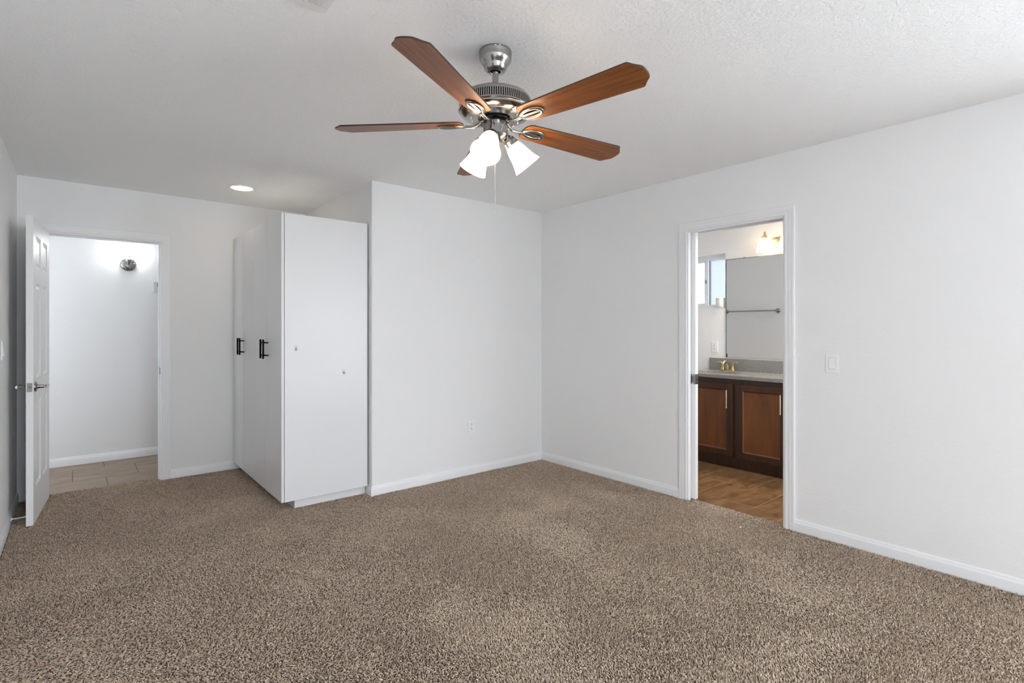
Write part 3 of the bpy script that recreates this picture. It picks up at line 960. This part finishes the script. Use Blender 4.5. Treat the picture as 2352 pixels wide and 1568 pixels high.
fc = thing('faucet', 'brass two handle faucet on the bathroom granite counter', 'faucet', (5.115, 2.705, CTOP))
bm = newbm()
n = 32; out = [(0.022 * math.cos(2 * math.pi * i / n), 0.055 * (1 if math.sin(2 * math.pi * i / n) > 0 else -1) * (1 if abs(math.sin(2 * math.pi * i / n)) > 1e-9 else 0) + 0.022 * math.sin(2 * math.pi * i / n)) for i in range(n)]
prism(bm, out, 0, 0.012); finish('base', bm, M_brass, fc, 40, 0.002)
bm = newbm(); tube(bm, arc([(0.0, 0, 0.010), (-0.002, 0, 0.045), (-0.012, 0, 0.078), (-0.040, 0, 0.095), (-0.075, 0, 0.092), (-0.098, 0, 0.070)]), [0.017] * 7 + [0.015] * 6 + [0.0135] * 6 + [0.0115] * 6 + [0.010] * 6, 16)
finish('spout', bm, M_brass, fc, 50)
for s in (-1, 1):
    bm = newbm(); lathe(bm, [(0, 0.008), (0.020, 0.008), (0.020, 0.016), (0.013, 0.034), (0.010, 0.052), (0.011, 0.066), (0, 0.068)], 24, Matrix.Translation((0, s * 0.052, 0)))
    tube(bm, arc([(0, s * 0.050, 0.060), (-0.002, s * 0.062, 0.078), (-0.006, s * 0.085, 0.086), (-0.010, s * 0.120, 0.084)]), [0.009] * 6 + [0.0075] * 6 + [0.006] * 7, 12)
    finish('handle', bm, M_brass, fc, 50)
bm = newbm(); tube(bm, [(0.018, 0, 0.01), (0.018, 0, 0.060)], 0.0025, 8); sphere(bm, (0.018, 0, 0.062), 0.005, 10)
finish('lift_rod', bm, M_brass, fc, 50)

mr = thing('mirror', 'frameless mirror with dark worn edge above the bathroom counter', 'mirror', (XB, 2.761, 1.000))
ML, MH = 2.761 - 1.30, 1.012
finish('glass', box(newbm(), -0.007, -0.001, -ML, 0, 0, MH), M_mirror, mr, 0)
bm = newbm(); box(bm, -0.0076, -0.0071, -0.006, 0.0, 0.004, MH); box(bm, -0.0076, -0.0071, -0.34, -0.006, MH - 0.004, MH); box(bm, -0.0077, -0.0071, -0.016, -0.0, 0.0, 0.035)
finish('worn_edge', bm, plain('desilvered_edge', (0.05, 0.048, 0.045), 0.4), mr, 0)
for (y, z, rt) in ((-0.195, MH, 0), (0.0, 0.245, 90)):
    bm = newbm(); box(bm, -0.012, -0.0005, -0.010, 0.010, -0.006, 0.010, Matrix.Translation((0, y, z)) @ Matrix.Rotation(R(-rt), 4, 'X'))
    finish('clip', bm, M_clear, mr, 0, 0.002)

vl = thing('vanity_light', 'brass two lamp vanity light with white glass shades above the mirror', 'wall light', (XB, 2.215, 2.135))
finish('back_plate', box(newbm(), -0.022, 0, -0.060, 0.060, -0.060, 0.040), M_brass, vl, 0, 0.006)
bm = newbm(); box(bm, -0.052, -0.028, -0.145, 0.145, -0.012, 0.014); box(bm, -0.030, -0.021, -0.02, 0.02, -0.012, 0.012)
finish('bar', bm, M_brass, vl, 0, 0.004)
for s in (1, -1):
    y = s * 0.100
    bm = newbm()
    tube(bm, arc([(-0.046, y, 0.005), (-0.062, y, 0.030), (-0.082, y + s * 0.006, 0.072), (-0.104, y + s * 0.002, 0.085), (-0.114, y, 0.066), (-0.114, y, 0.046)]), 0.0075, 12)
    sphere(bm, (-0.088, y + s * 0.010, 0.090), 0.009, 12)
    lathe(bm, [(0, 0.056), (0.014, 0.056), (0.022, 0.046), (0.030, 0.038), (0.032, 0.028), (0, 0.028)], 28, Matrix.Translation((-0.114, y, 0)))
    am = finish('arm', bm, M_brass, vl, 50)
    bm = newbm()
    outp = [(0.036, 0.030), (0.046, 0.010), (0.056, -0.020), (0.066, -0.055), (0.078, -0.098)]
    lathe(bm, [(0.010, 0.030)] + outp + [(r - 0.004, z) for r, z in outp[::-1]], 36, Matrix.Translation((-0.114, y, 0)))
    sh = finish('lamp_shade', bm, M_vshade, am, 50)
    bm = newbm(); lathe(bm, [(0, 0.020), (0.014, 0.020), (0.018, 0.0), (0.028, -0.025), (0.029, -0.040), (0.020, -0.056), (0, -0.062)], 24, Matrix.Translation((-0.114, y, 0)))
    finish('bulb', bm, M_vbulb, am, 50)

tb = thing('towel_bar', 'bronze towel bar on the bathroom wall seen in the mirror', 'towel bar', (XE + T, 3.232, 1.520))
for s in (-1, 1):
    bm = newbm(); lathe(bm, [(0, 0), (0.028, 0), (0.028, 0.005), (0.020, 0.010), (0.012, 0.016), (0.011, 0.055), (0.014, 0.062), (0.014, 0.078), (0, 0.080)], 28, Matrix.Translation((0, s * 0.335, 0)) @ Matrix.Rotation(R(90), 4, 'Y'))
    finish('post', bm, plain('bar_bronze', (0.34, 0.30, 0.25), 0.3, 1.0), tb, 40)
bm = newbm(); tube(bm, [(0.068, -0.335, 0), (0.068, 0.335, 0)], 0.008, 14)
finish('bar', bm, bpy.data.materials['bar_bronze'], tb, 40)

w1 = structthing('window_1', 'small white sliding window with frosted glass in the bathroom', 'window', (XB + 0.085, WB[0], WB[2]))
ww, wh = WB[1] - WB[0], WB[3] - WB[2]
bm = newbm(); f = 0.035
box(bm, 0, 0.06, 0, f, 0, wh); box(bm, 0, 0.06, ww - f, ww, 0, wh); box(bm, 0, 0.06, f, ww - f, 0, f); box(bm, 0, 0.06, f, ww - f, wh - f - 0.015, wh)
finish('window_frame', bm, M_vinyl, w1, 0, 0.002)
bm = newbm(); ym = 0.255
box(bm, 0.004, 0.030, ym, ym + 0.032, f, wh - f - 0.015); box(bm, 0.004, 0.030, ww - f - 0.028, ww - f, f, wh - f - 0.015)
box(bm, 0.004, 0.030, ym + 0.032, ww - f - 0.028, f, f + 0.020); box(bm, 0.004, 0.030, ym + 0.032, ww - f - 0.028, wh - f - 0.035, wh - f - 0.015)
sa1 = finish('sliding_sash', bm, M_vinyl, w1, 0, 0.0015)
finish('pane', box(newbm(), 0.015, 0.019, ym + 0.032, ww - f - 0.028, f + 0.020, wh - f - 0.035), M_fglass, sa1, 0)
bm = newbm(); box(bm, 0.034, 0.056, ym - 0.020, ym + 0.004, f, wh - f - 0.015)
sa2 = finish('fixed_sash', bm, M_alu, w1, 0, 0.001)
finish('pane', box(newbm(), 0.043, 0.047, f, ym - 0.020, f, wh - f - 0.015), M_fglass2, sa2, 0)
bm = newbm(); box(bm, -0.004, 0.004, ym + 0.006, ym + 0.022, 0.27, 0.31)
finish('sash_lock', bm, M_alu, sa1, 0, 0.001)

bm = newbm()
n = 96
prof = [(0, 0), (0.047, 0), (0.049, 0.003), (0.051, 0.050), (0.052, 0.100), (0.049, 0.101), (0.048, 0.093), (0, 0.093)]
lathe(bm, prof, n)
pt = finish('plant_pot', bm, M_pot, None, 40, 0, (XB + 0.034, 2.838, WB[2]))
tag(pt, 'small empty grey cylindrical pot on the bathroom window sill', 'pot')

w3 = structthing('added_skylight', 'unseen white framed skylight added to brighten the bathroom', 'skylight', (SK[0], SK[2], H + 0.03))  # unseen, added to bring more daylight into the bathroom
bm = newbm(); a_, b_ = SK[1] - SK[0], SK[3] - SK[2]
box(bm, 0, 0.03, 0, b_, 0, 0.05); box(bm, a_ - 0.03, a_, 0, b_, 0, 0.05); box(bm, 0.03, a_ - 0.03, 0, 0.03, 0, 0.05); box(bm, 0.03, a_ - 0.03, b_ - 0.03, b_, 0, 0.05)
finish('window_frame', bm, M_vinyl, w3, 0)
w4 = structthing('added_window', 'unseen white framed window added behind the camera to light the bedroom', 'window', (XE + 0.06, -2.45, 0.20))  # unseen, added as fill for the west wall and ceiling
bm = newbm()
box(bm, -0.025, 0.025, 0, 0.04, 0, 1.88); box(bm, -0.025, 0.025, 2.26, 2.30, 0, 1.88); box(bm, -0.025, 0.025, 0.04, 2.26, 0, 0.04); box(bm, -0.025, 0.025, 0.04, 2.26, 1.84, 1.88)
box(bm, -0.02, 0.02, 1.13, 1.17, 0.04, 1.84)
finish('window_frame', bm, M_vinyl, w4, 0)

# ------------------------------------------------------------------ carpet
bm = newbm()
ZC = 0.004
box(bm, XW, XE, YS, YN, -0.06, ZC)
box(bm, XW, XR, YN, YA, -0.06, ZC)
box(bm, HD[0] + J, HD[1] - J, YA, YA + 0.085, -0.06, ZC)
box(bm, XE, XE + 0.050, BD[0] + J, BD[1] - J, -0.06, ZC)
cp = finish('carpet', bm, M_back, None, 0)
tag(cp, 'brown cut pile carpet covering the whole bedroom floor', 'carpet', None, 'stuff')

rng = np.random.default_rng(11)
STEP = 0.0055


def vnoise(x, y, cell, seed):
    g = np.random.default_rng(seed).uniform(-1, 1, (128, 128))
    u, w = x / cell + 40, y / cell + 40
    i, j = np.floor(u).astype(int), np.floor(w).astype(int)
    fu, fw = u - i, w - j
    fu, fw = fu * fu * (3 - 2 * fu), fw * fw * (3 - 2 * fw)
    i %= 127; j %= 127
    return (g[i, j] * (1 - fu) + g[i + 1, j] * fu) * (1 - fw) + (g[i, j + 1] * (1 - fu) + g[i + 1, j + 1] * fu) * fw


pts = []
for (x0, x1, y0, y1) in ((XW + 0.016, XE - 0.015, YS + 0.01, YN - 0.015), (XW + 0.016, XR - 0.014, YN - 0.015, YA - 0.015),
                         (HD[0] + J + 0.003, HD[1] - J - 0.003, YA - 0.015, YA + 0.083), (XE - 0.015, XE + 0.048, BD[0] + J + 0.003, BD[1] - J - 0.003)):
    nx, ny = max(1, int((x1 - x0) / STEP)), max(1, int((y1 - y0) / STEP))
    gx, gy = np.meshgrid(x0 + (np.arange(nx) + 0.5) * (x1 - x0) / nx, y0 + (np.arange(ny) + 0.5) * (y1 - y0) / ny)
    p = np.stack([gx.ravel(), gy.ravel()], 1) + rng.uniform(-0.5, 0.5, (nx * ny, 2)) * STEP * 0.9
    p[:, 0] = p[:, 0].clip(x0, x1); p[:, 1] = p[:, 1].clip(y0, y1)
    pts.append(p)
P = np.concatenate(pts)
keep = (P[:, 0] * 0.6386 + P[:, 1] * 0.7695) > 0.5
# nothing grows under the wardrobe plinth
keep &= ~((P[:, 0] > wx0 + 0.098) & (P[:, 1] > wy0 + 0.040) & (P[:, 1] < YA))
P = P[keep]
N = len(P)
big = vnoise(P[:, 0], P[:, 1], 0.55, 3) + 0.6 * vnoise(P[:, 0], P[:, 1], 0.21, 4)
lean_dir = 2.1 * vnoise(P[:, 0], P[:, 1], 0.45, 5) + 0.9 * vnoise(P[:, 0], P[:, 1], 0.16, 6) + rng.normal(0, 1.15, N)
lean_dir += math.pi * 1.25
lean = np.clip(0.66 + 0.34 * big + rng.normal(0, 0.24, N), 0.05, 1.25)
ln = rng.uniform(0.0085, 0.0135, N)
d = np.stack([np.cos(lean_dir), np.sin(lean_dir)], 1)
side = np.stack([-d[:, 1], d[:, 0]], 1) * rng.normal(0, 0.22, N)[:, None]
K = 4
pos = np.zeros((N, K, 3), np.float32)
for q, s in enumerate((0.0, 0.4, 0.75, 1.0)):
    horiz = np.sin(lean * (0.4 + 0.6 * s)) * s * ln
    up = np.cos(lean * (0.4 + 0.6 * s)) * s * ln
    pos[:, q, :2] = P + d * horiz[:, None] + side * (ln * s * s)[:, None]
    pos[:, q, 2] = 0.001 + up
# keep the tips off the baseboards
edge = (P[:, 0] > XW) & ~((P[:, 1] > YA - 0.02) | ((P[:, 0] > XE - 0.016) & (P[:, 1] > BD[0]) & (P[:, 1] < BD[1])))
for q in range(K):
    pos[edge, q, 0] = pos[edge, q, 0].clip(XW + 0.0135, XE - 0.0135)
hc = bpy.data.hair_curves.new('pile')
hc.add_curves([K] * N)
hc.attributes['position'].data.foreach_set('vector', pos.ravel())
ra = hc.attributes.get('radius') or hc.attributes.new('radius', 'FLOAT', 'POINT')
rad = (rng.uniform(0.0013, 0.0021, N)[:, None] * np.array([1.0, 1.0, 0.92, 0.55])[None, :]).astype(np.float32)
ra.data.foreach_set('value', rad.ravel())
hc.materials.append(M_fibre)
pile = bpy.data.objects.new('pile', hc); C.objects.link(pile); pile.parent = cp
pile['kind'] = 'stuff'

# small scrap on the carpet near the bathroom doorway
bm = newbm()
a = [(-0.008, -0.003, 0), (0.0, -0.004, 0.002), (0.008, -0.002, 0.001), (0.007, 0.003, 0.004), (-0.001, 0.003, 0.003), (-0.007, 0.004, 0.001)]
lo = [bm.verts.new(p) for p in a]; hi_ = [bm.verts.new((x, y, z + 0.001)) for x, y, z in a]
bm.faces.new(lo[::-1]); bm.faces.new(hi_)
for i in range(6): bm.faces.new((lo[i], lo[(i + 1) % 6], hi_[(i + 1) % 6], hi_[i]))
ps = finish('paper_scrap', bm, M_paper, None, 0, 0, (3.295, 1.655, 0.0135))
tag(ps, 'tiny white paper scrap lying on the carpet by the bathroom doorway', 'litter')
